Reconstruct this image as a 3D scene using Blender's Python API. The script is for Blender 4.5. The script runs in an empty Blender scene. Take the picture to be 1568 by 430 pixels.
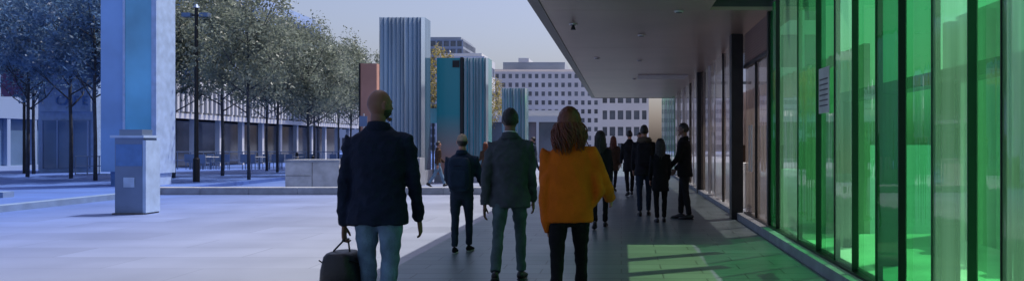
import bpy, bmesh, math, random
from mathutils import Vector, Matrix, noise
random.seed(7)
R=math.radians
V=Vector
scene=bpy.context.scene
COL=scene.collection

# ------------------------------------------------------------------ materials
def newmat(name):
    m=bpy.data.materials.new(name); m.use_nodes=True
    nt=m.node_tree
    for n in list(nt.nodes): nt.nodes.remove(n)
    out=nt.nodes.new('ShaderNodeOutputMaterial')
    return m,nt,out
def noisecol(nt,col,amt,scale,stretch=(1,1,1),detail=4):
    tc=nt.nodes.new('ShaderNodeTexCoord'); mp=nt.nodes.new('ShaderNodeMapping')
    mp.inputs['Scale'].default_value=stretch
    nz=nt.nodes.new('ShaderNodeTexNoise'); nz.inputs['Scale'].default_value=scale; nz.inputs['Detail'].default_value=detail
    nt.links.new(tc.outputs['Object'],mp.inputs[0]); nt.links.new(mp.outputs[0],nz.inputs['Vector'])
    cr=nt.nodes.new('ShaderNodeValToRGB')
    a=[max(0,c*(1-amt)) for c in col]+[1]; b=[min(1,c*(1+amt)) for c in col]+[1]
    cr.color_ramp.elements[0].position=.3; cr.color_ramp.elements[1].position=.7
    cr.color_ramp.elements[0].color=a; cr.color_ramp.elements[1].color=b
    nt.links.new(nz.outputs['Fac'],cr.inputs[0])
    return cr.outputs[0],nz.outputs['Fac'],mp.outputs[0]
def mat(name,col,rough=.6,metal=0,amt=.15,scale=4,bump=0,bscale=60,stretch=(1,1,1),spec=.5,sheen=0):
    m,nt,out=newmat(name)
    p=nt.nodes.new('ShaderNodeBsdfPrincipled')
    c,f,vec=noisecol(nt,col,amt,scale,stretch)
    nt.links.new(c,p.inputs['Base Color'])
    p.inputs['Roughness'].default_value=rough; p.inputs['Metallic'].default_value=metal
    p.inputs['Specular IOR Level'].default_value=spec
    if sheen: p.inputs['Sheen Weight'].default_value=sheen
    if bump:
        n2=nt.nodes.new('ShaderNodeTexNoise'); n2.inputs['Scale'].default_value=bscale; n2.inputs['Detail'].default_value=3
        nt.links.new(vec,n2.inputs['Vector'])
        b=nt.nodes.new('ShaderNodeBump'); b.inputs['Strength'].default_value=bump; b.inputs['Distance'].default_value=.02
        nt.links.new(n2.outputs['Fac'],b.inputs['Height']); nt.links.new(b.outputs[0],p.inputs['Normal'])
    nt.links.new(p.outputs[0],out.inputs[0])
    return m
def glassmat(name,tint,trans_w=.4,trl=(.1,.4,.15),trl_w=.4,gloss=.9,rough=.03,streak=.25,ior=1.8):
    m,nt,out=newmat(name)
    tr=nt.nodes.new('ShaderNodeBsdfTransparent'); tr.inputs[0].default_value=(*tint,1)
    tl=nt.nodes.new('ShaderNodeBsdfTranslucent'); df=nt.nodes.new('ShaderNodeBsdfDiffuse')
    c,f,vec=noisecol(nt,trl,streak,1.2,(6,6,.25))
    nt.links.new(c,tl.inputs[0]); nt.links.new(c,df.inputs[0])
    md=nt.nodes.new('ShaderNodeMixShader'); md.inputs[0].default_value=.3
    nt.links.new(tl.outputs[0],md.inputs[1]); nt.links.new(df.outputs[0],md.inputs[2])
    m1=nt.nodes.new('ShaderNodeMixShader'); m1.inputs[0].default_value=trl_w
    nt.links.new(tr.outputs[0],m1.inputs[1]); nt.links.new(md.outputs[0],m1.inputs[2])
    gl=nt.nodes.new('ShaderNodeBsdfGlossy'); gl.inputs[0].default_value=(gloss,gloss,gloss,1); gl.inputs['Roughness'].default_value=rough
    nz=nt.nodes.new('ShaderNodeTexNoise'); nz.inputs['Scale'].default_value=.8
    nt.links.new(vec,nz.inputs['Vector'])
    b=nt.nodes.new('ShaderNodeBump'); b.inputs['Strength'].default_value=.10; b.inputs['Distance'].default_value=.03
    nt.links.new(nz.outputs['Fac'],b.inputs['Height']); nt.links.new(b.outputs[0],gl.inputs['Normal'])
    fr=nt.nodes.new('ShaderNodeFresnel'); fr.inputs[0].default_value=ior
    m2=nt.nodes.new('ShaderNodeMixShader')
    nt.links.new(fr.outputs[0],m2.inputs[0]); nt.links.new(m1.outputs[0],m2.inputs[1]); nt.links.new(gl.outputs[0],m2.inputs[2])
    nt.links.new(m2.outputs[0],out.inputs[0])
    return m
def paving(name,colA,colB,bw,bh,mortar=.008,x0=None,x1=None,rough=.55,jd=.55,rot=0):
    m,nt,out=newmat(name)
    L=nt.links.new
    tc=nt.nodes.new('ShaderNodeTexCoord'); mp=nt.nodes.new('ShaderNodeMapping'); mp.inputs['Rotation'].default_value=(0,0,rot)
    L(tc.outputs['Object'],mp.inputs[0])
    br=nt.nodes.new('ShaderNodeTexBrick'); br.inputs['Scale'].default_value=1
    br.inputs['Brick Width'].default_value=bw; br.inputs['Row Height'].default_value=bh
    br.inputs['Mortar Size'].default_value=mortar; br.inputs['Mortar Smooth'].default_value=.3
    br.inputs['Color1'].default_value=(1,1,1,1); br.inputs['Color2'].default_value=(.8,.8,.8,1); br.inputs['Mortar'].default_value=(jd,jd,jd,1)
    L(mp.outputs[0],br.inputs['Vector'])
    nz=nt.nodes.new('ShaderNodeTexNoise'); nz.inputs['Scale'].default_value=.7; nz.inputs['Detail'].default_value=8; L(mp.outputs[0],nz.inputs['Vector'])
    cr=nt.nodes.new('ShaderNodeValToRGB'); cr.color_ramp.elements[0].position=.3; cr.color_ramp.elements[1].position=.7
    cr.color_ramp.elements[0].color=(.80,.80,.80,1); cr.color_ramp.elements[1].color=(1.0,1.0,1.0,1)
    L(nz.outputs['Fac'],cr.inputs[0])
    base=nt.nodes.new('ShaderNodeMixRGB'); base.inputs[1].default_value=(*colA,1); base.inputs[2].default_value=(*colB,1)
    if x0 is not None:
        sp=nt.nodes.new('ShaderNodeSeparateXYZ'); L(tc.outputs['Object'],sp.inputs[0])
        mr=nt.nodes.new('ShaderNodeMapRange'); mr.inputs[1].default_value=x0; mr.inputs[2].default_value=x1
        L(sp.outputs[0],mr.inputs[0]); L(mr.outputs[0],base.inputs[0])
    else:
        n3=nt.nodes.new('ShaderNodeTexNoise'); n3.inputs['Scale'].default_value=.35; L(mp.outputs[0],n3.inputs['Vector']); L(n3.outputs['Fac'],base.inputs[0])
    a=nt.nodes.new('ShaderNodeMixRGB'); a.blend_type='MULTIPLY'; a.inputs[0].default_value=1; L(base.outputs[0],a.inputs[1]); L(br.outputs['Color'],a.inputs[2])
    b=nt.nodes.new('ShaderNodeMixRGB'); b.blend_type='MULTIPLY'; b.inputs[0].default_value=1; L(a.outputs[0],b.inputs[1]); L(cr.outputs[0],b.inputs[2])
    p=nt.nodes.new('ShaderNodeBsdfPrincipled'); L(b.outputs[0],p.inputs['Base Color'])
    n4=nt.nodes.new('ShaderNodeMapRange'); n4.inputs[3].default_value=rough-.12; n4.inputs[4].default_value=rough+.15; L(nz.outputs['Fac'],n4.inputs[0]); L(n4.outputs[0],p.inputs['Roughness'])
    bp=nt.nodes.new('ShaderNodeBump'); bp.inputs['Strength'].default_value=.5; bp.inputs['Distance'].default_value=.004
    L(br.outputs['Fac'],bp.inputs['Height']); bp.invert=True; L(bp.outputs[0],p.inputs['Normal'])
    L(p.outputs[0],out.inputs[0])
    return m

# ------------------------------------------------------------------ mesh builder
class MB:
    def __init__(s): s.v=[];s.f=[];s.m=[];s.mats=[]
    def mi(s,mt):
        if mt not in s.mats: s.mats.append(mt)
        return s.mats.index(mt)
    def add(s,vs,fs,mt):
        o=len(s.v); k=s.mi(mt)
        s.v+= [tuple(a) for a in vs]; s.f+=[tuple(i+o for i in f) for f in fs]; s.m+=[k]*len(fs)
    def box(s,x0,x1,y0,y1,z0,z1,mt,M=None):
        vs=[V((x,y,z)) for z in (z0,z1) for y in (y0,y1) for x in (x0,x1)]
        if M: vs=[M@v for v in vs]
        s.add(vs,[(0,2,3,1),(4,5,7,6),(0,1,5,4),(2,6,7,3),(0,4,6,2),(1,3,7,5)],mt)
    def quad(s,a,b,c,d,mt): s.add([a,b,c,d],[(0,1,2,3)],mt)
    def loft(s,rings,mt):
        n=len(rings[0]); vs=[p for r in rings for p in r]; fs=[]
        for i in range(len(rings)-1):
            for j in range(n):
                k=(j+1)%n; fs.append((i*n+j,i*n+k,(i+1)*n+k,(i+1)*n+j))
        fs.append(tuple(range(n-1,-1,-1))); fs.append(tuple((len(rings)-1)*n+j for j in range(n)))
        s.add(vs,fs,mt)
    def tube(s,pts,rad,mt,n=10,ref=V((1,0,0))):
        pts=[V(p) for p in pts]; rings=[]
        for i,p in enumerate(pts):
            t=(pts[min(i+1,len(pts)-1)]-pts[max(i-1,0)]).normalized()
            r=ref if abs(t.dot(ref))<.92 else V((0,0,1)) if abs(t.z)<.9 else V((0,1,0))
            u=(r-t*t.dot(r)).normalized(); w=t.cross(u)
            a,b=(rad[i] if isinstance(rad[i],tuple) else (rad[i],rad[i]))
            rings.append([p+u*a*math.cos(2*math.pi*j/n)+w*b*math.sin(2*math.pi*j/n) for j in range(n)])
        s.loft(rings,mt)
    def ell(s,c,r,mt,seg=16,ring=10,fn=None):
        c=V(c); vs=[];fs=[]
        vs.append(V((0,0,1)))
        for i in range(1,ring):
            a=math.pi*i/ring
            for j in range(seg):
                b=2*math.pi*j/seg; vs.append(V((math.sin(a)*math.cos(b),math.sin(a)*math.sin(b),math.cos(a))))
        vs.append(V((0,0,-1)))
        for j in range(seg): fs.append((0,1+j,1+(j+1)%seg))
        for i in range(ring-2):
            for j in range(seg):
                k=(j+1)%seg; a=1+i*seg; fs.append((a+j,a+seg+j,a+seg+k,a+k))
        l=len(vs)-1; a=1+(ring-2)*seg
        for j in range(seg): fs.append((l,a+(j+1)%seg,a+j))
        o=[]
        for v in vs:
            p=fn(v) if fn else v
            o.append(V((p.x*r[0],p.y*r[1],p.z*r[2]))+c)
        s.add(o,fs,mt)
    def mesh(s,name,smooth=False):
        me=bpy.data.meshes.new(name); me.from_pydata(s.v,[],s.f)
        for mt in s.mats: me.materials.append(mt)
        me.polygons.foreach_set('material_index',s.m)
        if smooth: me.polygons.foreach_set('use_smooth',[True]*len(s.f))
        me.update(); return me
    def obj(s,name,parent=None,smooth=False,loc=(0,0,0)):
        o=bpy.data.objects.new(name,s.mesh(name,smooth)); COL.objects.link(o); o.location=loc
        if parent: o.parent=parent
        return o
def empty(name,loc=(0,0,0),rz=0,sc=1):
    e=bpy.data.objects.new(name,None); COL.objects.link(e); e.location=loc; e.rotation_euler=(0,0,rz); e.scale=(sc,)*3; e.empty_display_size=.1
    return e
def fuse(mb,name,parent,voxel,smooth=3,wr=0,freq=(7,7,15),fine=.5):
    o=bpy.data.objects.new(name,mb.mesh(name)); COL.objects.link(o)
    md=o.modifiers.new('r','REMESH'); md.mode='VOXEL'; md.voxel_size=voxel
    if smooth:
        sm=o.modifiers.new('s','SMOOTH'); sm.iterations=smooth; sm.factor=.5
    dg=bpy.context.evaluated_depsgraph_get()
    me=bpy.data.meshes.new_from_object(o.evaluated_get(dg))
    bpy.data.objects.remove(o)
    me.materials.clear(); me.materials.append(mb.mats[0])
    me.polygons.foreach_set('material_index',[0]*len(me.polygons))
    if wr:
        off=V((random.random()*50,)*3)
        ns=[v.normal.copy() for v in me.vertices]
        for v,nn in zip(me.vertices,ns):
            c=v.co
            f=noise.noise(V((c.x*freq[0],c.y*freq[1],c.z*freq[2]+c.x*8))+off)
            f2=1-2*abs(noise.noise(V((c.x*freq[0]*1.3+c.z*5,c.y*freq[1],c.z*freq[2]*.7-c.x*9))-off))
            f+=fine*(f2-.6)
            v.co=c+nn*f*wr
    me.polygons.foreach_set('use_smooth',[True]*len(me.polygons)); me.update()
    o=bpy.data.objects.new(name,me); COL.objects.link(o); o.parent=parent
    return o

# ------------------------------------------------------------------ people
def cloth(n,c,b=.35,rough=.9,amt=.25): return mat(n,c,rough,0,amt,7,b,90,spec=.2)
skinA=mat('skin_light',(.36,.18,.12),.5,0,.1,12,.1,150)
skinB=mat('skin_tan',(.17,.080,.052),.5,0,.1,12,.1,150)
hairdark=mat('hair_dark',(.012,.009,.008),.45,0,.3,30,.5,120,(1,1,.2))
hairred=mat('hair_auburn',(.12,.028,.010),.42,0,.6,25,.4,120,(1,1,.2))
navy=cloth('navy_wool',(.008,.014,.032)); jeans=cloth('denim',(.13,.21,.30),.5,.9,.35); black=cloth('black_cloth',(.007,.007,.009))
suit=cloth('grey_suit',(.055,.065,.075)); suitp=cloth('grey_green_trousers',(.07,.105,.115)); orange=cloth('orange_knit',(.54,.120,.006),.5,.9,.15)
dkblue=cloth('dark_blue_shell',(.014,.026,.05)); dkjean=cloth('dark_denim',(.016,.025,.042)); char=cloth('charcoal_cloth',(.015,.015,.018))
fur=cloth('fur_trim',(.12,.09,.07),1.0); white=mat('white_cotton',(.6,.6,.6),.8); leather=mat('black_leather',(.010,.010,.012),.4,0,.2,10,.3,80)
solem=mat('shoe_sole',(.35,.35,.35),.7); eyew=mat('eye_white',(.7,.7,.7),.3); iris=mat('eye_iris',(.03,.02,.01),.2); lip=mat('lips',(.3,.09,.08),.5)
capm=cloth('cap_beige',(.30,.24,.18)); brown=cloth('brown_coat',(.06,.035,.022))

def headfn(p):
    x,y,z=p
    if z<0: x*=1-.30*(-z)**1.4
    if z<0 and y<0: y*=1-.38*(-z)
    if z<-.2 and y>0: y*=1+.03
    if y<0: x*=1.04
    return V((x,y,z))
def hand(mb,w,d,side,m_,skin,curl=.5):
    d=V(d).normalized(); med=V((-side,0,0)); med=(med-d*med.dot(d)).normalized(); f=med.cross(d)*(1)
    if f.y<0: f=-f
    w=V(w)
    mb.tube([w-d*.02,w+d*.01,w+d*.05,w+d*.09,w+d*.098],[(.026,.02),(.027,.018),(.04,.017),(.041,.014),(.03,.008)],skin,10,ref=f)
    for off,ln,cu in ((.031,.070,.85),(.0105,.078,.95),(-.010,.072,1.0),(-.029,.056,1.15)):
        p=w+d*.088+f*off; a=.12*curl; pts=[p-d*.012]; 
        for k,seg in enumerate((.42,.32,.26)):
            dr=d*math.cos(a)+med*math.sin(a); q=pts[-1]+dr*(ln*seg+ (.012 if k==0 else 0)); pts.append(q); a+=curl*cu
        mb.tube(pts,[.0095,.009,.0082,.006],skin,8,ref=f)
    p=w+d*.022+f*.028
    pts=[p, p+d*.022+f*.020+med*.008, p+d*.045+f*.026+med*.020, p+d*.064+f*.022+med*.030]
    mb.tube(pts,[.013,.0115,.0095,.007],skin,8,ref=med)

def person(name,loc,H,face=0,legs=((20,5),(-18,12)),arms=((-15,6,10),(15,6,20)),top='jacket',topmat=navy,bot=jeans,shoes=leather,
           skin=skinA,hair='short',hairmat=hairdark,near=False,wf=1.0,hw=0,collar=None,curl=(.5,.5),slim=1.0,lean=.02,turnz=0,armk=1.03):
    sc=H/1.8
    E=empty(name,loc,R(face),sc)
    vx=.010 if near else .018
    # legs
    tr=MB(); zmin=9; sh=MB(); sx=.088
    hipz=.93
    tr.tube([(0,-.005,.80),(0,-.008,.86),(0,-.006,.93),(0,0,1.02)],[(.12*slim,.09*slim),(.168*slim,.118*slim),(.17*slim,.118*slim),(.15*slim,.10*slim)],bot,18)
    for i,(a,k) in enumerate(legs):
        s=-1 if i==0 else 1
        a=R(a);k=R(k)
        hp=V((s*sx,0,hipz)); th=V((s*.02,math.sin(a),-math.cos(a))); kn=hp+th*.44
        b=a-k; shn=V((-s*.02,math.sin(b),-math.cos(b))); an=kn+shn*.42
        g=slim
        tr.tube([hp+V((0,0,.03)),hp+th*.1,hp+th*.25,kn-th*.04,kn+shn*.05,kn+shn*.16,kn+shn*.32,an-shn*.015],
                [(.088*g,.10*g),(.09*g,.10*g),(.08*g,.088*g),(.063*g,.066*g),(.06*g,.064*g),(.058*g,.068*g),(.052,.055),(.053,.058)],bot,14)
        fp=max(0,-b-R(8))*1.05 if b<-R(12) else (-R(12) if b>R(12) else 0)
        fw=V((s*.1,math.cos(fp),-math.sin(fp))).normalized(); up=V((0,math.sin(fp),math.cos(fp)))
        B=an-up*.085
        prof=[(-.075,.022,.028,.034),(-.06,.034,.042,.046),(-.02,.037,.052,.052),(.04,.040,.045,.045),(.10,.046,.032,.032),(.16,.042,.025,.025),(.195,.022,.014,.018)]
        sh.tube([B+fw*q[0]+up*q[3] for q in prof],[(q[1],q[2]) for q in prof],black if shoes is solem else shoes,12)
        sh.tube([B+fw*-.08+up*.008,B+fw*-.04+up*.008,B+fw*.1+up*.008,B+fw*.2+up*.008],[(.025,.010),(.04,.011),(.05,.011),(.025,.009)],shoes,12)
        for q in (-.08,.2): zmin=min(zmin,(B+fw*q).z-.002)
    fuse(tr,'trousers',E,vx,3,.010 if near else .007)
    sh.obj('shoes',E,True)
    E.location.z=loc[2]-zmin*sc
    # torso
    tp=MB()
    if top=='jacket': T=[(.79,.205,.145),(.80,.208,.15),(.90,.198,.145),(1.02,.178,.128),(1.15,.178,.128),(1.28,.196,.138),(1.38,.204,.132),(1.445,.18,.115),(1.49,.12,.09),(1.535,.072,.07)]
    elif top=='sweater': T=[(.83,.19,.145),(.84,.205,.155),(.92,.212,.165),(1.05,.205,.16),(1.2,.20,.155),(1.34,.195,.14),(1.43,.165,.118),(1.48,.115,.09),(1.53,.075,.072)]
    elif top=='coat': T=[(.66,.20,.16),(.68,.20,.16),(.85,.19,.15),(1.02,.165,.125),(1.15,.165,.125),(1.28,.18,.13),(1.38,.185,.125),(1.445,.16,.11),(1.49,.11,.09),(1.535,.072,.07)]
    else: T=[(.92,.165,.12),(.93,.17,.124),(1.02,.162,.118),(1.15,.162,.118),(1.28,.18,.128),(1.38,.19,.122),(1.445,.165,.108),(1.49,.11,.085),(1.535,.068,.066)]
    tp.tube([(0,lean*(z-.9)*2-.005,z) for z,_,_ in T],[(w*wf,d*(.5+.5*wf)) for _,w,d in T],topmat,24)
    hd=[];
    for i,(s_,ab,el) in enumerate(arms):
        s=-1 if i==0 else 1
        S=V((s*.178*wf,lean*1.0,1.425)); a=R(s_); 
        d1=V((s*math.sin(R(ab)),math.sin(a)*math.cos(R(ab)),-math.cos(a)*math.cos(R(ab)))).normalized()
        a2=R(s_+el); ab2=R(ab*.35-2)
        d2=V((s*math.sin(ab2),math.sin(a2)*math.cos(ab2),-math.cos(a2)*math.cos(ab2))).normalized()
        Eb=S+d1*.30*armk; W=Eb+d2*.255*armk
        k=1.22 if top=='sweater' else 1.0
        tp.tube([S-V((s*.06,0,-.01)),S,S+d1*.08,S+d1*.2,Eb-d1*.03,Eb+d2*.05,Eb+d2*.15,W-d2*.0],
                [.05,.066,(.064*k,.07*k),.060*k,.054*k,.052*k,.049*k,.043 if k==1 else .05],topmat,14)
        hd.append((W,d2,s))
    if top=='sweater':
        tp.tube([(-.12,0,1.33),(-.19,.0,1.2),(-.20,0,1.0),(-.19,0,.84),(-.19,0,.74)],[(.04,.06),(.06,.09),(.06,.10),(.05,.09),(.02,.05)],topmat,12)
        tp.tube([(.12,0,1.33),(.22,.03,1.24),(.25,.05,1.10),(.20,.03,.96)],[(.04,.06),(.06,.09),(.055,.10),(.03,.08)],topmat,12)
    sw=top=='sweater'
    fuse(tp,'sweater' if sw else 'jacket',E,vx,7 if sw else (3 if near else 2),(.017 if sw else .015) if near else .010,(5,5,5) if sw else (7,7,15),.35 if sw else .5)
    # collar
    cl=MB(); cm=collar or topmat; n=20
    if collar:
        rg=[]
        for (z,r) in ((1.50,.07),(1.565,.066),(1.567,.060),(1.50,.060)):
            rg.append([V((r*math.cos(2*math.pi*j/n),lean+r*1.02*math.sin(2*math.pi*j/n)-.012,z-.01*math.sin(2*math.pi*j/n))) for j in range(n)])
        cl.loft(rg,collar)
    rg=[]
    for (z,r) in ((1.48,.10),(1.53,.082),(1.548,.078),(1.545,.070),(1.49,.07)):
        rg.append([V((r*1.05*math.cos(2*math.pi*j/n),lean+r*math.sin(2*math.pi*j/n)-.012,z-.018*math.sin(2*math.pi*j/n))) for j in range(n)])
    cl.loft(rg,topmat); cl.obj('collar',E,True)
    for i,(W,d2,s) in enumerate(hd):
        h=MB(); hand(h,W,d2,s,None,skin,curl[i])
        if near: fuse(h,'hand',E,.0045,1)
        else: h.obj('hand',E,True)
    # head
    HE=empty('head',(0,lean*1.2,0),R(hw)); HE.parent=E
    h=MB()
    h.ell((0,0,1.685),(.077,.098,.118),skin,24,16,headfn)
    h.tube([(0,-.012,1.46),(0,-.012,1.53),(0,-.012,1.60),(0,-.005,1.64)],[.064,.057,.055,.05],skin,16)
    h.tube([(0,.088,1.705),(0,.102,1.68),(0,.112,1.662),(0,.095,1.652)],[(.008,.008),(.011,.011),(.015,.012),(.010,.008)],skin,8)
    h.tube([(-.04,.083,1.715),(0,.094,1.716),(.04,.083,1.715)],[.007,.009,.007],skin,8)
    h.tube([(-.02,.085,1.583),(0,.092,1.580),(.02,.085,1.583)],[.014,.018,.014],skin,8)
    for s in (-1,1): h.ell((s*.08,-.008,1.678),(.011,.021,.032),skin,10,8,lambda p:V((p.x,p.y*(1-.2*(p.z<0)),p.z)))
    fuse(h,'face_and_neck',HE,.006 if near else .011,2)
    e=MB()
    for s in (-1,1):
        e.ell((s*.031,.082,1.692),(.013,.009,.008),eyew,10,6); e.ell((s*.031,.0895,1.692),(.005,.003,.005),iris,8,6)
    e.tube([(-.024,.089,1.622),(0,.098,1.620),(.024,.089,1.622)],[.004,.008,.004],lip,8); e.obj('eyes_and_mouth',HE,True)
    rnd=random.Random(name)
    def hairfn(amp,low,puff):
        def fn(p):
            q=headfn(p); hl=low
            t=max(0,min(1,(p.z-(hl+.25*max(0,p.y)))/.22))
            k=1.0 if p.z>.52-.1*(p.y>0) else (t if p.y<.25 else 0)
            n=noise.noise(p*5+V((3,1,7)))*amp+noise.noise(p*16)*amp*.9
            return q*(.95+k*(.10+puff+n))
        return fn
    if hair=='short':
        hh=MB(); hh.ell((0,-.002,1.688),(.078,.10,.119),hairmat,44,32,hairfn(.06,-.55,.01))
        for i in range(170 if near else 60):
            az=rnd.uniform(0,6.28); el_=rnd.uniform(-.1,1.5)
            if math.sin(az)>.3 and el_<.6: continue
            o=V((.079*math.cos(az)*math.cos(el_),.10*math.sin(az)*math.cos(el_),.12*math.sin(el_))); p0=V((0,-.002,1.688))+o*1.0
            tn=V((-math.sin(az),math.cos(az),.3))*rnd.uniform(-.012,.012)+V((0,.006,-.012))
            hh.tube([p0,p0+o*.07+tn,p0+o*.06+tn*2],[.006,.005,.0015],hairmat,4)
        hh.obj('short_hair',HE,True)
    elif hair=='beard':
        hh=MB(); hh.ell((0,.004,1.684),(.077,.098,.118),hairmat,36,26,lambda p:headfn(p)*((1.03+.03*noise.noise(p*12)) if (p.z<-.25 and p.y>-.05) else .93)); hh.obj('beard',HE,True)
    elif hair=='cap':
        hh=MB(); hh.ell((0,-.002,1.70),(.083,.105,.112),hairmat,28,18,lambda p:V((p.x,p.y,max(p.z,.0))))
        hh.tube([(0,.07,1.715),(0,.13,1.71),(0,.175,1.70)],[(.07,.006),(.068,.006),(.03,.004)],hairmat,12); hh.obj('cap',HE,True)
        hh=MB(); hh.ell((0,-.004,1.68),(.078,.099,.117),hairdark,28,20,hairfn(.01,-.35,-.03)); hh.obj('cropped_hair',HE,True)
    elif hair in('long','wavy'):
        hh=MB(); hh.ell((0,-.006,1.688),(.082,.104,.121),hairmat,36,26,hairfn(.06,-.75,.03 if hair=='long' else .08))
        N=240 if hair=='wavy' else 80
        for i in range(N):
            az=R(rnd.uniform(150,390)) if rnd.random()<.9 else R(rnd.uniform(120,420))
            # azimuth measured so that 270 deg is the back of the head (-Y)
            el=rnd.uniform(.1,1.4); ln=rnd.uniform(.14,.29) if hair=='wavy' else rnd.uniform(.30,.42)
            amp=rnd.uniform(.008,.024) if hair=='wavy' else rnd.uniform(.002,.008); ph=rnd.uniform(0,6.28); fq=rnd.uniform(22,40) if hair=='wavy' else 10
            pts=[];rad=[]
            e0=el
            for k in range(5):
                ee=e0*(1-k/4.0)
                pr=1.08+rnd.uniform(0,.07)
                pts.append(V((.082*math.cos(az)*math.cos(ee)*pr,.102*math.sin(az)*math.cos(ee)*pr,1.688+.119*math.sin(ee)*pr)))
            last=pts[-1].copy(); K=11
            out=V((math.cos(az),math.sin(az),0))
            for k in range(1,K):
                t=k/(K-1); fl=(.045 if hair=='wavy' else .012)
                p=last+V((0,0,-ln*t))+out*fl*math.sin(t*2.4)+V((math.cos(ph+fq*ln*t),math.sin(ph+fq*ln*t),0))*amp
                pts.append(p)
            r0=rnd.uniform(.0035,.0075) if hair=='wavy' else rnd.uniform(.006,.010)
            rad=[r0*(.6+.4*min(1,k/3)) if k<len(pts)-4 else r0*(len(pts)-k)/5 for k in range(len(pts))]
            hh.tube(pts,rad,hairmat,5)
        hh.obj('long_hair',HE,True)
    return E,hd,sc

def rbox(mb,c,s,mt,bev=.25,n=3):
    ex=.45
    def fn(p):
        f=lambda a:math.copysign(abs(a)**ex,a); return V((f(p.x),f(p.y),f(p.z)))
    mb.ell(c,s,mt,24,16,fn)
def backpack(E,mt,y=-.24,z=1.22,s=1):
    b=MB(); rbox(b,(0,y,z),(.15*s,.085*s,.23*s),mt); rbox(b,(0,y-.075,z-.07),(.115*s,.04*s,.12*s),mt)
    for k in (-1,1):
        b.tube([(k*.085,y+.05,z+.19),(k*.10,-.02,z+.27),(k*.11,.12,z+.16),(k*.12,.14,z),(k*.13,.02,z-.14),(k*.1,y+.05,z-.17)],[(.022,.006)]*6,black,8)
    b.tube([(-.04,y,z+.22),(0,y-.01,z+.26),(.04,y,z+.22)],[.007]*3,black,6)
    b.tube([(-.1,y-.086,z+.11),(0,y-.098,z+.13),(.1,y-.086,z+.11)],[.004]*3,black,6)
    b.obj('backpack',E,True)

# bald man with bag
E,hd,sc=person('man_in_navy_jacket',(-1.83,5.9,.004),1.80,0,((6,2),(-4,14)),((-4,9,6),(8,9,14)),'jacket',navy,jeans,leather,skinB,'beard',near=True,wf=1.12,hw=-38,curl=(1.25,.5),collar=None,slim=1.04,armk=1.17)
W,d,s=hd[0]; g=W+d*.105+V((.012,0,0))
b=MB()
n=20
def rr(cx,cy,z,a,c,ex=.5):
    f=lambda q:math.copysign(abs(q)**ex,q)
    return [V((cx+a*f(math.cos(2*math.pi*j/n)),cy+c*f(math.sin(2*math.pi*j/n)),z)) for j in range(n)]
gz=g.z-.085; bx=g.x-.03
b.loft([rr(bx,g.y,gz-.27,.125,.16),rr(bx,g.y,gz-.26,.137,.17),rr(bx,g.y,gz-.13,.128,.165),rr(bx-.0,g.y,gz-.03,.105,.155),rr(bx,g.y,gz-.008,.085,.145),rr(bx,g.y,gz-.004,.03,.13)],leather)
for k in (-1,1):
    b.tube([(bx+k*.07,g.y-.0,gz-.06),(bx+k*.06,g.y,gz),(g.x+k*.02,g.y,g.z-.012),(g.x,g.y,g.z-.002)],[.007]*4,leather,8)
    b.tube([(bx+k*.108,g.y-.16,gz-.05),(bx+k*.13,g.y-.0,gz-.10),(bx+k*.108,g.y+.16,gz-.05)],[.005]*3,black,8)
b.tube([(g.x,g.y-.06,g.z-.004),(g.x,g.y+.06,g.z-.004)],[.010]*2,leather,8)
b.obj('handbag',E,True)
person('man_in_grey_suit',(-1.14,8.0,.004),1.78,0,((-20,14),(16,4)),((-12,10,8),(8,6,18)),'jacket',suit,suitp,leather,skinB,'short',hairdark,True,wf=1.02,hw=-6,collar=white,slim=.96,armk=1.12)
person('woman_in_orange_sweater',(-.42,6.3,.004),1.69,0,((-14,18),(14,4)),((4,3,5),(14,24,50)),'sweater',orange,black,leather,skinA,'wavy',hairred,True,wf=1.0,hw=-25,slim=.92,armk=1.1)
E,_,_=person('man_with_backpack',(-2.1,10.3,.004),1.54,0,((-4,6),(10,4)),((10,8,55),(12,10,50)),'shirt',dkblue,dkjean,solem,skinA,'cap',capm,False,wf=1.12,hw=15)
backpack(E,dkblue,-.19,1.20,1.12)
E,_,_=person('woman_in_dark_coat',(-.36,13.2,.004),1.62,0,((-16,14),(14,4)),((12,6,30),(-12,8,15)),'jacket',char,black,leather,skinA,'long',hairdark,False,wf=.86,slim=.9)
E,_,_=person('man_in_hooded_jacket',(.45,15.6,.004),1.78,0,((-6,6),(8,3)),((5,7,30),(8,7,35)),'jacket',char,dkjean,leather,skinA,'short',hairdark,False,wf=1.0)
backpack(E,char,-.22,1.22)
h=MB(); h.ell((0,-.06,1.50),(.15,.12,.07),fur,22,14,lambda p:p*(1+.25*noise.noise(p*7))); h.obj('hood',E,True)
person('woman_with_long_hair',(.71,14.3,.004),1.50,5,((-5,5),(6,3)),((8,6,25),(6,6,30)),'coat',black,black,leather,skinA,'long',hairdark,False,wf=.95)
person('man_in_black_jacket',(1.20,14.9,.004),1.80,75,((-5,4),(10,8)),((15,5,30),(5,5,35)),'jacket',black,char,leather,skinB,'short',hairdark,False,wf=.98)
person('man_in_dark_coat',(.22,21.5,.004),1.76,10,((-12,8),(12,4)),((8,6,20),(-8,6,20)),'coat',char,black,leather,skinA,'short',hairdark)
person('woman_in_brown_coat',(-.25,23.5,.004),1.62,-10,((12,4),(-12,10)),((8,6,20),(-8,6,20)),'coat',brown,black,leather,skinA,'long',hairred)
person('man_in_long_coat',(.62,27,.004),1.78,180,((12,4),(-12,10)),((8,6,20),(-8,6,20)),'coat',black,black,leather,skinA,'short',hairdark)
person('man_in_brown_shirt',(-6.0,25.6,.004),1.50,-60,((22,4),(-20,14)),((20,6,30),(-20,6,20)),'shirt',brown,jeans,leather,skinA,'short',hairdark)
person('woman_in_brown_jacket',(-4.55,26.2,.004),1.45,30,((16,4),(-12,10)),((10,6,60),(-8,6,20)),'jacket',brown,dkjean,leather,skinA,'long',hairred,wf=.9)
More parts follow.
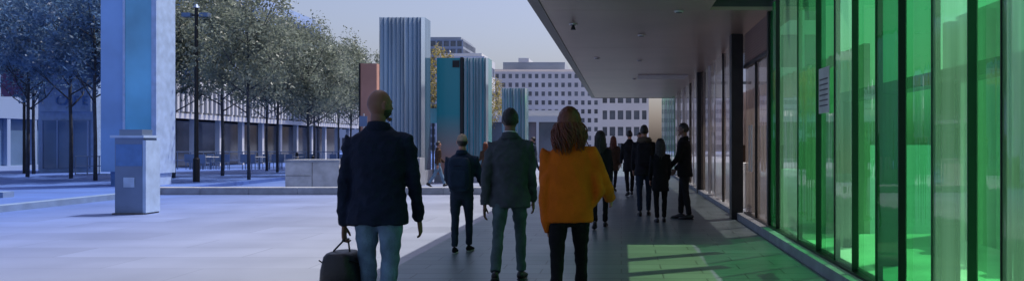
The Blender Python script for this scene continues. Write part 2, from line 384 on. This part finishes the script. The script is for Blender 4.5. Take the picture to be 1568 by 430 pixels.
person('man_crossing_plaza',(-3.7,33,.004),1.70,90,((22,4),(-20,14)),((20,6,30),(-20,6,20)),'jacket',dkblue,dkjean,leather,skinA,'short',hairdark)
person('woman_crossing_plaza',(-2.3,38,.004),1.65,-90,((22,4),(-20,14)),((20,6,30),(-20,6,20)),'coat',black,dkjean,leather,skinA,'long',hairdark)

# ------------------------------------------------------------------ ground
plaza=paving('plaza_paving',(.070,.155,.48),(.28,.31,.385),2.4,.9,.014,-13.5,-3.5,.6,.72)  # blue haze wash painted into the slab colour, strongest at far left
walk=paving('walkway_paving',(.11,.155,.175),(.145,.195,.21),.9,.32,.010,None,None,.36,.38,R(0))  # teal slabs with a dark base that carries part of the canopy shade
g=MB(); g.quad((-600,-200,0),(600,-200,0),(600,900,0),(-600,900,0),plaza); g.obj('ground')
g=MB(); g.quad((-2.62,-6,.004),(2.2,-6,.004),(2.2,60,.004),(-2.62,60,.004),walk); g.obj('covered_walkway_pavement')  # left edge of the dark sheet follows the canopy shadow line
stone=mat('kerb_stone',(.29,.31,.35),.75,0,.2,3,.3,40); stoneb=mat('blue_grey_stone',(.15,.23,.38),.7,0,.15,3,.3,40)  # stoneb: left-side blue haze wash painted into the stone colour
darkst=mat('dark_stone',(.09,.09,.095),.6,0,.2,4,.2,40)
k=MB()
for i in range(7):
    xa=-13.2+i*1.365; k.box(xa+.006,xa+1.359,0,.45,0,.2,stone); 
k.box(-13.2,-3.65,.02,.43,0,.18,darkst)
o=k.obj('stone_kerb_wall'); o.location=(0,22,0); o.rotation_euler=(0,0,0)
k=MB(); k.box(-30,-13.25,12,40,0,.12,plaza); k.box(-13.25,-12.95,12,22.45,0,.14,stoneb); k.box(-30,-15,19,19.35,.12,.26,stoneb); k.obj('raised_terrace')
# stone bench block
pst=mat('pale_limestone',(.50,.50,.50),.75,0,.25,2.5,.3,30)
k=MB(); k.box(-10.3,-8.65,24,24.9,.08,.86,pst); k.box(-10.25,-8.70,24.05,24.85,0,.08,darkst); k.box(-10.33,-8.62,23.97,24.93,.86,.94,stone)
k.box(-10.28,-9.5,23.985,23.999,.45,.458,darkst); k.box(-9.478,-9.47,23.985,23.999,.08,.86,darkst)
k.obj('stone_planter_block')

# ------------------------------------------------------------------ canopy
soff=mat('soffit_metal',(.34,.24,.20),.35,.3,.12,.6,.05,8); fasc=mat('fascia_metal',(.05,.05,.055),.4,.5)
frame=mat('dark_frame',(.018,.018,.02),.35,.4); 
E=empty('entrance_canopy')
c=MB()
ys=[-3,3,7.5,12.2,17,22,27,31.5,35.5]
for a,b_ in zip(ys[:-1],ys[1:]):
    xr=1.37 if b_<12.3 else 2.36  # near soffit cut back out of view to let the sun patch through
    c.box(-1.20,xr,a+.006,b_-.006,3.505,3.56,soff)
c.box(-1.30,1.37,-3,12.2,3.56,3.85,fasc); c.box(-1.30,2.9,12.2,35.5,3.56,3.85,fasc)
c.box(-1.36,-1.20,-3,35.52,3.49,3.88,fasc); c.box(-1.20,2.36,35.5,35.56,3.49,3.88,fasc)
c.obj('soffit_and_roof',E)
gg=glassmat('green_roof_glass',(.60,.98,.42),.8,(.1,.4,.12),.04,ior=1.3)
c=MB(); c.quad((1.37,-3,3.62),(2.33,-3,3.62),(2.33,12.2,3.62),(1.37,12.2,3.62),gg); c.obj('green_glass_roof',E)  # unseen pane added to colour the sun patch on the floor green
c=MB()
for y,l,rz in ((11.0,1.5,28),(9.9,1.3,26),(8.2,1.6,28)):
    M=Matrix.Translation((2.0,y,3.70))@Matrix.Rotation(R(rz),4,'Z'); c.box(-l/2,l/2,-.12,.12,0,.06,fasc,M)
c.obj('roof_beams',E)  # unseen bars added to cast diagonal shadows across the green patch
lamp=mat('downlight_trim',(.55,.52,.5),.4)
c=MB()
for x,y in ((-.84,13.6),(.9,12.3),(.38,15),(.45,19.5),(-.6,19),(.4,25)):
    c.tube([(x,y,3.505),(x,y,3.485)],[.075,.07],lamp,16); c.tube([(x,y,3.486),(x,y,3.478)],[.05,.05],fasc,16)
for j in range(5): c.box(.5,2.0,23.6+j*.3,23.72+j*.3,3.47,3.5,lamp)
c.tube([(-.84,13.6,3.48),(-.84,13.6,3.40)],[.02,.045],fasc,10)
c.obj('ceiling_fittings',E)

# ------------------------------------------------------------------ green glass facade
greens=[glassmat('green_glass_%d'%i,t,.4,l,w,ior=1.65) for i,(t,l,w) in enumerate([
  ((.12,.86,.24),(.12,.76,.22),.32),((.03,.42,.10),(.03,.30,.08),.4),((.26,.96,.38),(.30,.92,.40),.34),((.08,.68,.18),(.07,.56,.16),.32)])]
seams=[12.3,11.85,10.4,9.4,8.6,7.93,7.2,6.6,5.9,5.28,4.82,4.48,4.0,3.4,2.6,1.8,.8]
order=[1,2,0,3,2,0,1,3,2,0,2,3,2,1,0,2]
E=empty('green_glass_facade')
c=MB(); fr=MB()
dkg=mat('dark_green_fin',(.01,.06,.025),.3)
for i in range(len(seams)-1):
    ya,yb=seams[i],seams[i+1]; off=(.0,.05)[i%2]; off2=(.04,.0)[i%2]
    c.quad((2.34+off,ya,.15),(2.34+off2,yb,.15),(2.34+off2,yb,3.62),(2.34+off,ya,3.62),greens[order[i]])
    fr.box(2.33,2.40,yb-.005,yb+.005,.15,3.62,dkg if i%3 else frame)
c.obj('glass_panels',E)
fr.box(2.18,2.30,.5,14.8,0.0,.13,stone); fr.box(2.302,2.46,.5,14.8,0.0,.155,frame)
fr.obj('frame_and_plinth',E)
pw=MB(); pw.box(2.315,2.325,8.75,9.2,1.78,2.3,white)  # pale panel standing in for a bright reflection on the glass
for j in range(6): pw.box(2.310,2.314,8.8,9.15,1.86+j*.06,1.875+j*.06,fasc)
pw.obj('paper_notice',E)
# court behind
cw=mat('pale_render',(.62,.62,.60),.8,0,.15,1.5); slat=mat('warm_slats',(.60,.48,.41),.6,0,.2,2)
c=MB(); c.box(5.2,5.4,-3,12.2,0,3.4,cw)
for j in range(26): c.box(5.0,5.2,-2.5+j*.58,-2.3+j*.58,0,3.3,cw)
c.obj('courtyard_wall')
c=MB(); c.box(2.5,5.0,-3,12.2,.004,.03,cw); c.obj('courtyard_paving')
c=MB(); 
for j in range(7): c.box(3.0,3.2,1.0+j*1.6,1.2+j*1.6,.03,2.0,fasc)
c.box(2.98,3.22,.5,11.5,2.0,2.12,fasc); c.obj('courtyard_pergola')

# ------------------------------------------------------------------ shopfront beyond
shopg=glassmat('shop_glass',(.85,.80,.76),.7,(.62,.52,.46),.42,.98,.02,.3,ior=1.9)
E=empty('glass_shopfront'); c=MB(); fr=MB()
fr.box(2.08,2.30,14.82,15.12,0,3.5,frame)
for j in range(13): 
    M=Matrix.Translation((2.33,0,2.92+j*.045))@Matrix.Rotation(R(35),4,'Y'); fr.box(-.025,.025,12.35,14.8,-.003,.003,soff,M)
fr.box(2.30,2.40,12.3,12.42,0,3.5,frame); fr.box(2.30,2.38,12.42,14.8,2.84,2.9,frame)
fr.box(2.31,2.37,13.55,13.6,.155,2.84,frame)
fr.tube([(2.24,13.45,.95),(2.24,13.45,1.75)],[.018]*2,lamp,10); fr.tube([(2.24,13.7,.95),(2.24,13.7,1.75)],[.018]*2,lamp,10)
c.quad((2.35,14.82,.15),(2.35,12.42,.15),(2.35,12.42,2.84),(2.35,14.82,2.84),shopg)
y=15.12; i=0
while y<33:
    y2=y+1.45; o_=.03*(i%2)
    c.quad((2.32+o_,y2,.1),(2.30,y,.1),(2.30,y,3.5),(2.32+o_,y2,3.5),shopg)
    fr.box(2.31,2.36,y2-.02,y2+.02,0,3.5,frame if i%3==1 else lamp)
    y=y2;i+=1
fr.box(2.22,2.40,15.12,34,0,.1,stone)
fr.box(2.2,2.6,22.8,23.1,0,3.5,frame)
c.obj('glazing',E); fr.obj('frames_and_louvre',E)
c=MB()
for j in range(40): c.box(3.5,3.62,12.5+j*.55,12.72+j*.55,0,2.9,slat)
c.box(3.8,3.9,12.3,34,0,3.0,slat)
for j in range(14):
    yy=13+j*1.5; c.box(2.75,3.0,yy,yy+.5,0,1.0+.4*(j%3),(white,brown,darkst)[j%3])
c.obj('shop_interior_screen')
c=MB()
for j in range(12): 
    ya=34+j*.9; c.quad((2.25+.06*(j%2),ya+.9,0),(2.28,ya,0),(2.28,ya,4.2),(2.25+.06*(j%2),ya+.9,4.2),greens[(0,2,1,3)[j%4]])
c.box(2.4,6,34,45,0,4.0,cw); c.obj('green_panel_building')

# ------------------------------------------------------------------ buildings
def building(name,x0,x1,y0,y1,h,floors,bay,wall,glass,band=.4,pier=.35,z0=0,gf=None,par=True):
    b=MB(); fh=(h-z0)/floors; ins=.22
    b.box(x0+ins,x1-ins,y0+ins,y1-ins,z0,h-.1,glass)
    for i in range(floors+1):
        zc=z0+i*fh; a=max(z0,zc-band*fh/2); c_=min(h,zc+band*fh/2)
        if i==0: c_=z0+.3
        b.box(x0,x1,y0,y1,a,c_,wall)
    nx=max(1,int((x1-x0)/bay)); ny=max(1,int((y1-y0)/bay))
    for i in range(nx+1):
        xc=x0+(x1-x0)*i/nx; xa=max(x0+.012,xc-pier/2); xb=min(x1-.012,xc+pier/2)
        for (ya,yb) in ((y0+.012,y0+ins+.05),(y1-ins-.05,y1-.012)): b.box(xa,xb,ya,yb,z0+.01,h-.02,wall)
    for i in range(ny+1):
        yc=y0+(y1-y0)*i/ny; ya=max(y0+.014,yc-pier/2); yb=min(y1-.014,yc+pier/2)
        for (xa,xb) in ((x0+.014,x0+ins+.05),(x1-ins-.05,x1-.014)): b.box(xa,xb,ya,yb,z0+.01,h-.02,wall)
    if par: b.box(x0+.5,x1-.5,y0+.5,y1-.5,h,h+.5,wall)
    return b.obj(name)
gdark=mat('window_glass_dark',(.12,.135,.16),.08,0,.5,.35,spec=.8); gblue=mat('window_glass_blue',(.12,.20,.34),.08,0,.4,.3,spec=.8)  # gblue: glass colour carries the blue haze wash of the left side
wwhite=mat('white_cladding',(.55,.56,.58),.7,0,.08,.2); wblue=mat('pale_blue_cladding',(.26,.36,.56),.7,0,.08,.2); wgrey=mat('grey_cladding',(.26,.30,.36),.6,0,.1,.2)  # wblue: blue haze wash painted into the cladding colour
wbeige=mat('beige_stone',(.66,.61,.58),.8,0,.08,.2)
building('hotel_block',-27,-3,150,170,15.2,9,1.25,wbeige,gdark,.5,.6)
b=MB(); b.box(-23,-11,152,168,15.7,17.2,wgrey); b.box(-20,-18,151.9,160,17.2,18,wwhite); b.obj('hotel_penthouse')
building('grey_office_tower',-35.5,-28.3,140,152,20,14,1.2,wgrey,gdark,.3,.3)
building('far_office_block',-64,-36,170,185,18,5,3,wwhite,gdark,.5,.4)
building('low_distant_block',-28.5,-21,120,130,14.8,4,2,wwhite,gblue,.6,.3)
building('long_office_building',-52,-31.4,22,82,13.8,4,1.8,wblue,gblue,.42,.22)
building('shopping_podium',-30.5,-25.5,44,76,5.2,1,1.2,wwhite,gdark,.5,.12,z0=2.9)
b=MB()
for j in range(11): b.box(-26.2,-25.9,44.5+j*3,44.8+j*3,0,2.9,wwhite)
b.box(-30.4,-27.5,44.2,75.8,.02,2.88,gdark)
for j in range(60): b.box(-25.45,-25.35,44.2+j*.53,44.4+j*.53,3.3,4.8,wwhite)
b.obj('podium_colonnade')
building('street_end_building',-2.5,3.2,92,105,9.6,5,.9,wbeige,gdark,.45,.3)
building('street_side_building',5.0,12,46,61,11,4,1.4,wwhite,gdark,.3,.3)
building('low_pavilion',-14,-4.2,62,70,3.6,1,2.2,wwhite,gdark,.25,.2)

# kiosks at left
red=mat('red_banner',(.16,.07,.16),.6); bluep=mat('blue_panel',(.08,.19,.44),.4); palebl=mat('pale_blue_panel',(.26,.38,.58),.5)
E=empty('shop_kiosk',(-25.2,36,.0)); b=MB()
b.box(-1.6,1.0,0,3,0,4.7,palebl); b.box(-1.4,.8,-.05,0,.3,2.5,gblue)
for j in range(4): b.box(-1.4+j*.7,-1.34+j*.7,-.09,-.05,.3,2.5,wblue)
b.box(-1.5,.9,-.12,0,2.9,3.9,palebl); b.box(-1.7,1.1,-.3,3.1,4.7,4.85,wblue); b.obj('walls',E)
for j,ch in enumerate('CAFE'):
    cu=bpy.data.curves.new('letter','FONT'); cu.body=ch; cu.size=.6; cu.extrude=.02; o=bpy.data.objects.new('sign_letter',cu); COL.objects.link(o)
    o.location=(-.7+j*.4,-.16,3.2); o.rotation_euler=(R(90),0,0); o.parent=E; cu.materials.append(bluep)
b=MB(); b.tube([(-26.3,34.5,.12),(-26.3,34.5,5.2)],[.06,.05],frame,10); b.box(-27.3,-26.35,34.47,34.53,3.5,5.1,red); b.obj('red_banner_flag')

# ------------------------------------------------------------------ glass pylons
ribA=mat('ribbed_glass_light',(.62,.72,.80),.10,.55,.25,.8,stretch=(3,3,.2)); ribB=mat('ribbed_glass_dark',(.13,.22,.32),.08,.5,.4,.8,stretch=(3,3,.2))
teal=mat('teal_glass',(.02,.24,.29),.12,0,.25,.5,spec=.8); orng=mat('orange_glass',(.50,.24,.17),.3,0,.25,.5); ribT=mat('ribbed_teal',(.10,.30,.36),.15,.2,.3,.8)
def tealgrad():
    m,nt,out=newmat('teal_to_coral_glass'); p=nt.nodes.new('ShaderNodeBsdfPrincipled'); tc=nt.nodes.new('ShaderNodeTexCoord'); sp=nt.nodes.new('ShaderNodeSeparateXYZ')
    nt.links.new(tc.outputs['Object'],sp.inputs[0]); cr=nt.nodes.new('ShaderNodeValToRGB'); mr=nt.nodes.new('ShaderNodeMapRange'); mr.inputs[1].default_value=0; mr.inputs[2].default_value=4.6
    nt.links.new(sp.outputs[2],mr.inputs[0]); nt.links.new(mr.outputs[0],cr.inputs[0])
    e=cr.color_ramp.elements; e[0].position=.15; e[0].color=(.40,.22,.19,1); e[1].position=.55; e[1].color=(.02,.26,.31,1)
    nt.links.new(cr.outputs[0],p.inputs['Base Color']); p.inputs['Roughness'].default_value=.15; nt.links.new(p.outputs[0],out.inputs[0]); return m
tg=tealgrad()
def ribbed(b,x0,x1,y,z0,z1,n,depth,ma,mb_):
    w=(x1-x0)/n
    rr_=random.Random(n)
    for i in range(n):
        xa=x0+i*w; xm=xa+w*rr_.uniform(.25,.6); xb=xa+w
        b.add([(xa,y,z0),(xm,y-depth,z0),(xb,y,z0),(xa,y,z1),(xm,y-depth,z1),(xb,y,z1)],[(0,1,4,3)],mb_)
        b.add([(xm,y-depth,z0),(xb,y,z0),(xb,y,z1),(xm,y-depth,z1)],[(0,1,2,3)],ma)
        b.add([(xa,y,z1),(xm,y-depth,z1),(xb,y,z1)],[(0,1,2)],ma)
E=empty('ribbed_glass_pylon'); b=MB(); ribbed(b,-8.5,-6.9,27.5,.5,5.85,11,.12,ribA,ribB); b.box(-8.5,-6.9,27.505,28.3,.5,5.85,ribB); b.obj('ribbed_shaft',E)
b=MB(); b.box(-8.55,-6.85,27.3,28.4,0,.5,stone); b.box(-7.4,-6.85,26.6,27.29,0,.95,stone); b.obj('plinth',E)
E=empty('teal_glass_pylon'); b=MB(); b.box(-6.84,-5.98,29,29.8,.3,4.6,tg); b.box(-5.96,-5.86,28.95,29.8,.3,4.62,frame); ribbed(b,-5.84,-4.93,29,.3,4.6,8,.10,ribA,teal); b.box(-5.84,-4.93,29.005,29.8,.3,4.6,teal); b.box(-6.9,-4.9,28.85,29.9,0,.3,stone)
b.box(-6.25,-6.0,28.97,29.0,4.25,4.5,frame); b.obj('panels',E)
E=empty('small_teal_pylon'); b=MB(); ribbed(b,-5.8,-4.6,38,.3,4.12,9,.1,ribA,ribT); b.box(-5.8,-4.6,38.005,38.7,.3,4.12,ribT); b.box(-5.85,-4.55,37.85,38.75,0,.3,stone); b.obj('shaft',E)
E=empty('coral_pylon'); b=MB(); b.box(-10.7,-10.0,32,32.5,.3,4.7,orng); b.box(-10.72,-10.66,31.97,32.53,.3,4.72,frame); b.box(-10.8,-9.9,31.9,32.6,0,.3,stone); b.obj('shaft',E)
pgl=mat('blue_pylon_face',(.20,.38,.68),.15,0,.2,.5,spec=.7); pgt=mat('blue_pylon_strip',(.12,.44,.64),.1,0,.3,.4,spec=.8); pge=mat('blue_pylon_edge',(.36,.48,.68),.3)
E=empty('blue_glass_pylon'); b=MB(); b.box(-16.35,-14.62,24.6,25.5,.55,8,pgl); b.box(-15.55,-14.72,24.55,24.6,1.6,7.9,pgt); b.box(-14.70,-14.55,24.5,25.55,.5,8.02,pge); b.box(-15.62,-15.55,24.53,24.6,.55,8,pge)
b.box(-16.1,-15.8,24.7,25.4,.12,.55,bluep); b.box(-15.0,-14.6,24.7,25.4,.12,.55,pge); b.obj('pylon_body',E)
# ticket machine
mst=mat('steel_blue',(.16,.22,.34),.35,.4,.1,2)
b=MB(); b.box(-10.28,-9.7,15.9,16.35,.03,1.55,mst); b.box(-10.26,-9.72,15.89,15.9,.98,1.42,bluep); b.box(-10.33,-9.65,15.82,16.4,1.55,1.60,pge); b.box(-10.22,-9.76,15.95,16.3,1.60,1.72,mst)
b.box(-10.31,-9.67,15.85,16.38,0,.03,darkst); b.box(-9.705,-9.64,15.88,16.37,.03,1.5,pge); b.box(-10.1,-9.88,15.885,15.9,.55,.75,pge); b.obj('ticket_machine')

# street lamp
E=empty('street_lamp'); b=MB(); x,y=-14.65,27.0
b.tube([(x,y,0),(x,y,.9),(x,y,.95),(x,y,6.1)],[.11,.11,.075,.055],frame,14); b.tube([(x,y,0),(x,y,.06)],[.2,.2],frame,14)
b.tube([(x-.3,y,5.85),(x+.3,y,5.85)],[.03,.03],frame,8)
for s in (-1,1): b.box(x+s*.30-.15,x+s*.30+.15,y-.12,y+.12,5.78,5.92,mst); 
b.tube([(x,y,6.1),(x,y,6.22)],[.12,.04],mst,12); b.obj('post_and_heads',E,False)
# slim post signs
b=MB(); b.tube([(-8.9,37,0),(-8.9,37,3.2)],[.05,.04],frame,8); b.box(-9.2,-8.6,36.95,37.0,2.4,3.1,teal); b.obj('wayfinding_sign')
b=MB(); b.tube([(-10.0,30.4,0),(-10.0,30.4,2.6)],[.03,.03],lamp,8); b.box(-10.15,-9.85,30.33,30.36,2.1,2.5,mst); b.obj('parking_sign')
# railings
def railing(name,x0,y0,x1,y1,h=1.0,n=14,m_=frame):
    b=MB(); 
    for z in (h,h*.55,.15): b.tube([(x0,y0,z),(x1,y1,z)],[.022,.022],m_,6,ref=V((0,0,1)))
    for i in range(n+1):
        t=i/n; b.tube([(x0+(x1-x0)*t,y0+(y1-y0)*t,0),(x0+(x1-x0)*t,y0+(y1-y0)*t,h)],[.025,.025],m_,6)
    b.obj(name)
railing('railing',-24.5,42,-15,42.5,m_=mst); railing('railing',-15,44,-9,44,m_=mst); railing('railing',-23,33,-20,33,.9,6,mst)
# cafe tables
def cafe(x,y):
    b=MB(); 
    b.tube([(0,0,.72),(0,0,.75)],[.4,.4],wwhite,14); b.tube([(0,0,0),(0,0,.72)],[.03,.03],mst,6); b.tube([(0,0,0),(0,0,.03)],[.22,.2],mst,12)
    for a in (0,1.6,3.1,4.7):
        cx,cy=math.cos(a)*.65,math.sin(a)*.65
        b.box(cx-.2,cx+.2,cy-.2,cy+.2,.43,.47,mst)
        for u in (-.17,.17):
            for w in (-.17,.17): b.box(cx+u-.015,cx+u+.015,cy+w-.015,cy+w+.015,0,.43,mst)
        ox,oy=math.cos(a)*.18,math.sin(a)*.18
        b.box(cx+ox-.18,cx+ox+.18,cy+oy-.015,cy+oy+.015,.47,.88,mst)
    o=b.obj('cafe_table_set',loc=(x,y,.0))
for x,y in ((-19,40),(-17.5,41),(-21.5,39.9),(-14.5,40.5),(-13,39.5),(-12,42),(-22.5,41)): cafe(x,y+1.1)
def bollard(x,y,z=0):
    b=MB(); b.tube([(x,y,z),(x,y,z+.8),(x,y,z+.9),(x,y,z+.93)],[.07,.07,.06,.02],frame,10); b.tube([(x,y,z+.7),(x,y,z+.74)],[.073,.073],lamp,10); b.obj('bollard')
for x,y in ((-13,33),(-11.5,34),(-14.5,35),(-12.2,29.5),(-3.6,44),(-2.8,44),(-18.2,29)): bollard(x,y,0 if x>-13.2 else .12*(y<40))

# ------------------------------------------------------------------ trees
def leafmat(n,col,amt=.5):
    m,nt,out=newmat(n); c,f,vec=noisecol(nt,col,amt,1.6)
    d=nt.nodes.new('ShaderNodeBsdfPrincipled'); d.inputs['Roughness'].default_value=.4; t=nt.nodes.new('ShaderNodeBsdfTranslucent'); mx=nt.nodes.new('ShaderNodeMixShader'); mx.inputs[0].default_value=.5
    nt.links.new(c,d.inputs['Base Color']); nt.links.new(c,t.inputs[0]); nt.links.new(d.outputs[0],mx.inputs[1]); nt.links.new(t.outputs[0],mx.inputs[2]); nt.links.new(mx.outputs[0],out.inputs[0]); return m
bark=mat('bark',(.05,.055,.065),.9,0,.3,8,.5,30)
leafG=leafmat('foliage_olive',(.20,.235,.185)); leafB=leafmat('foliage_blue_green',(.11,.20,.32)); leafY=leafmat('foliage_yellow',(.32,.27,.08))  # leafB: left trees, blue haze wash painted into the leaf colour
def tree_mesh(seed,lm,nleaf=8500):
    rd=random.Random(seed); b=MB(); top=3.0
    b.tube([(0,0,0),(.02,0,1.5),(0,.03,top),(.05,0,4.4),(0,.05,5.8)],[.065,.055,.05,.035,.012],bark,8)
    ends=[]
    for i in range(13):
        a=i*2.4+rd.uniform(-.3,.3); z=2.6+i*.22; L=rd.uniform(1.1,1.8); 
        e=V((math.cos(a)*L,math.sin(a)*L,z+rd.uniform(.8,1.7))); m_=V((math.cos(a)*L*.45,math.sin(a)*L*.45,z+.35))
        b.tube([(0,0,z-.1),m_,e],[.028,.018,.006],bark,5); ends.append(e); 
        for q in range(2):
            e2=m_+V((rd.uniform(-.8,.8),rd.uniform(-.8,.8),rd.uniform(.3,1.1))); b.tube([m_,e2],[.012,.004],bark,4); ends.append(e2)
    cl=[]
    while len(cl)<66:
        p=V((rd.uniform(-1,1),rd.uniform(-1,1),rd.uniform(-1,1)))
        if p.length<1 and p.length>.25:
            w=1.0 if p.z<.2 else 1-.35*p.z
            cl.append((V((p.x*2.0*w,p.y*2.0*w,5.2+p.z*2.3)),rd.uniform(.25,.62)))
    cl+=[(e,.35) for e in ends]
    vs=[];fs=[]
    for i in range(nleaf):
        c_,r=rd.choice(cl); p=c_+V((rd.gauss(0,.55)*r,rd.gauss(0,.55)*r,rd.gauss(0,.5)*r))
        n=V((rd.gauss(0,1),rd.gauss(0,1),rd.gauss(0,1)+.4)).normalized(); u=n.orthogonal().normalized(); u=(Matrix.Rotation(rd.uniform(0,6.28),3,n)@u); w=n.cross(u); s=rd.uniform(.04,.072)
        k=len(vs); vs+=[p-u*s*1.3,p+w*s*.6,p+u*s*1.3,p-w*s*.6]; fs.append((k,k+1,k+2,k+3))
    lf=MB(); lf.add(vs,fs,lm)
    return b.mesh('trunk_and_limbs',True),lf.mesh('foliage')
TG=[tree_mesh(i,leafG) for i in range(3)]; TB=[tree_mesh(10+i,leafB) for i in range(2)]; TY=[tree_mesh(30,leafY,6000)]
def tree(x,y,kind,s=1,rz=0,name='plaza_tree'):
    E=empty(name,(x,y,0),rz,s)
    for me in kind:
        o=bpy.data.objects.new(me.name,me); COL.objects.link(o); o.parent=E
for i,(x,y,s) in enumerate([(-17.2,30.1,1.05),(-16.4,32.2,1.1),(-13.6,28.6,1.0),(-17.2,38,1.05),(-15.9,36.2,1.0),(-15.7,40,1.0),(-14.4,36,.86),(-16.6,46,1.0),(-15.2,44,.98),(-14.9,49,.95),(-13.0,32.5,.88)]):
    tree(x,y,TG[i%3],s,i*1.3)
for i,(x,y,s) in enumerate([(-23.5,31,1.1),(-20.8,29.6,1.12),(-25.5,34,1.15),(-19.6,33.5,1.1),(-27,38,1.2),(-18.8,28,1.05)]):
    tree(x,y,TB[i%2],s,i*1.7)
for x,y,s in ((-13.5,55,1.15),(-9.3,52,.85),(-11.2,56,1.0)): tree(x,y,TY[0],s,x,'autumn_tree')
tree(-17.5,60,TG[0],1.0,2); tree(-24,62,TG[1],1.1,4)

# ------------------------------------------------------------------ light, sky, camera
el,az=R(65),R(52)
sd=V((math.cos(el)*math.sin(az),math.cos(el)*math.cos(az),math.sin(el)))
L=bpy.data.lights.new('sun','SUN'); L.energy=4.2; L.angle=R(.5); L.color=(1,.96,.90)
o=bpy.data.objects.new('sun',L); COL.objects.link(o); o.rotation_euler=(-sd).to_track_quat('-Z','Y').to_euler(); o.location=(10,10,30)
w=bpy.data.worlds.new('World'); scene.world=w; w.use_nodes=True; nt=w.node_tree
bg=nt.nodes['Background']; sky=nt.nodes.new('ShaderNodeTexSky'); sky.sky_type='NISHITA'; sky.sun_disc=False; sky.sun_elevation=el; sky.sun_rotation=az; sky.dust_density=4; sky.air_density=1.0
tint=nt.nodes.new('ShaderNodeMixRGB'); tint.blend_type='MULTIPLY'; tint.inputs[0].default_value=1; tint.inputs[2].default_value=(1.02,.97,1.10,1)
nt.links.new(sky.outputs[0],tint.inputs[1]); nt.links.new(tint.outputs[0],bg.inputs[0]); bg.inputs[1].default_value=.15
scene.view_settings.view_transform='Standard'; scene.view_settings.look='None'; scene.view_settings.exposure=0
cam=bpy.data.cameras.new('camera'); cam.lens=27.55; cam.sensor_width=36; cam.clip_end=3000; cam.shift_x=-.107; cam.shift_y=.0032
co=bpy.data.objects.new('camera',cam); COL.objects.link(co); co.location=(0,0,1.43); co.rotation_euler=(R(90),0,0); scene.camera=co
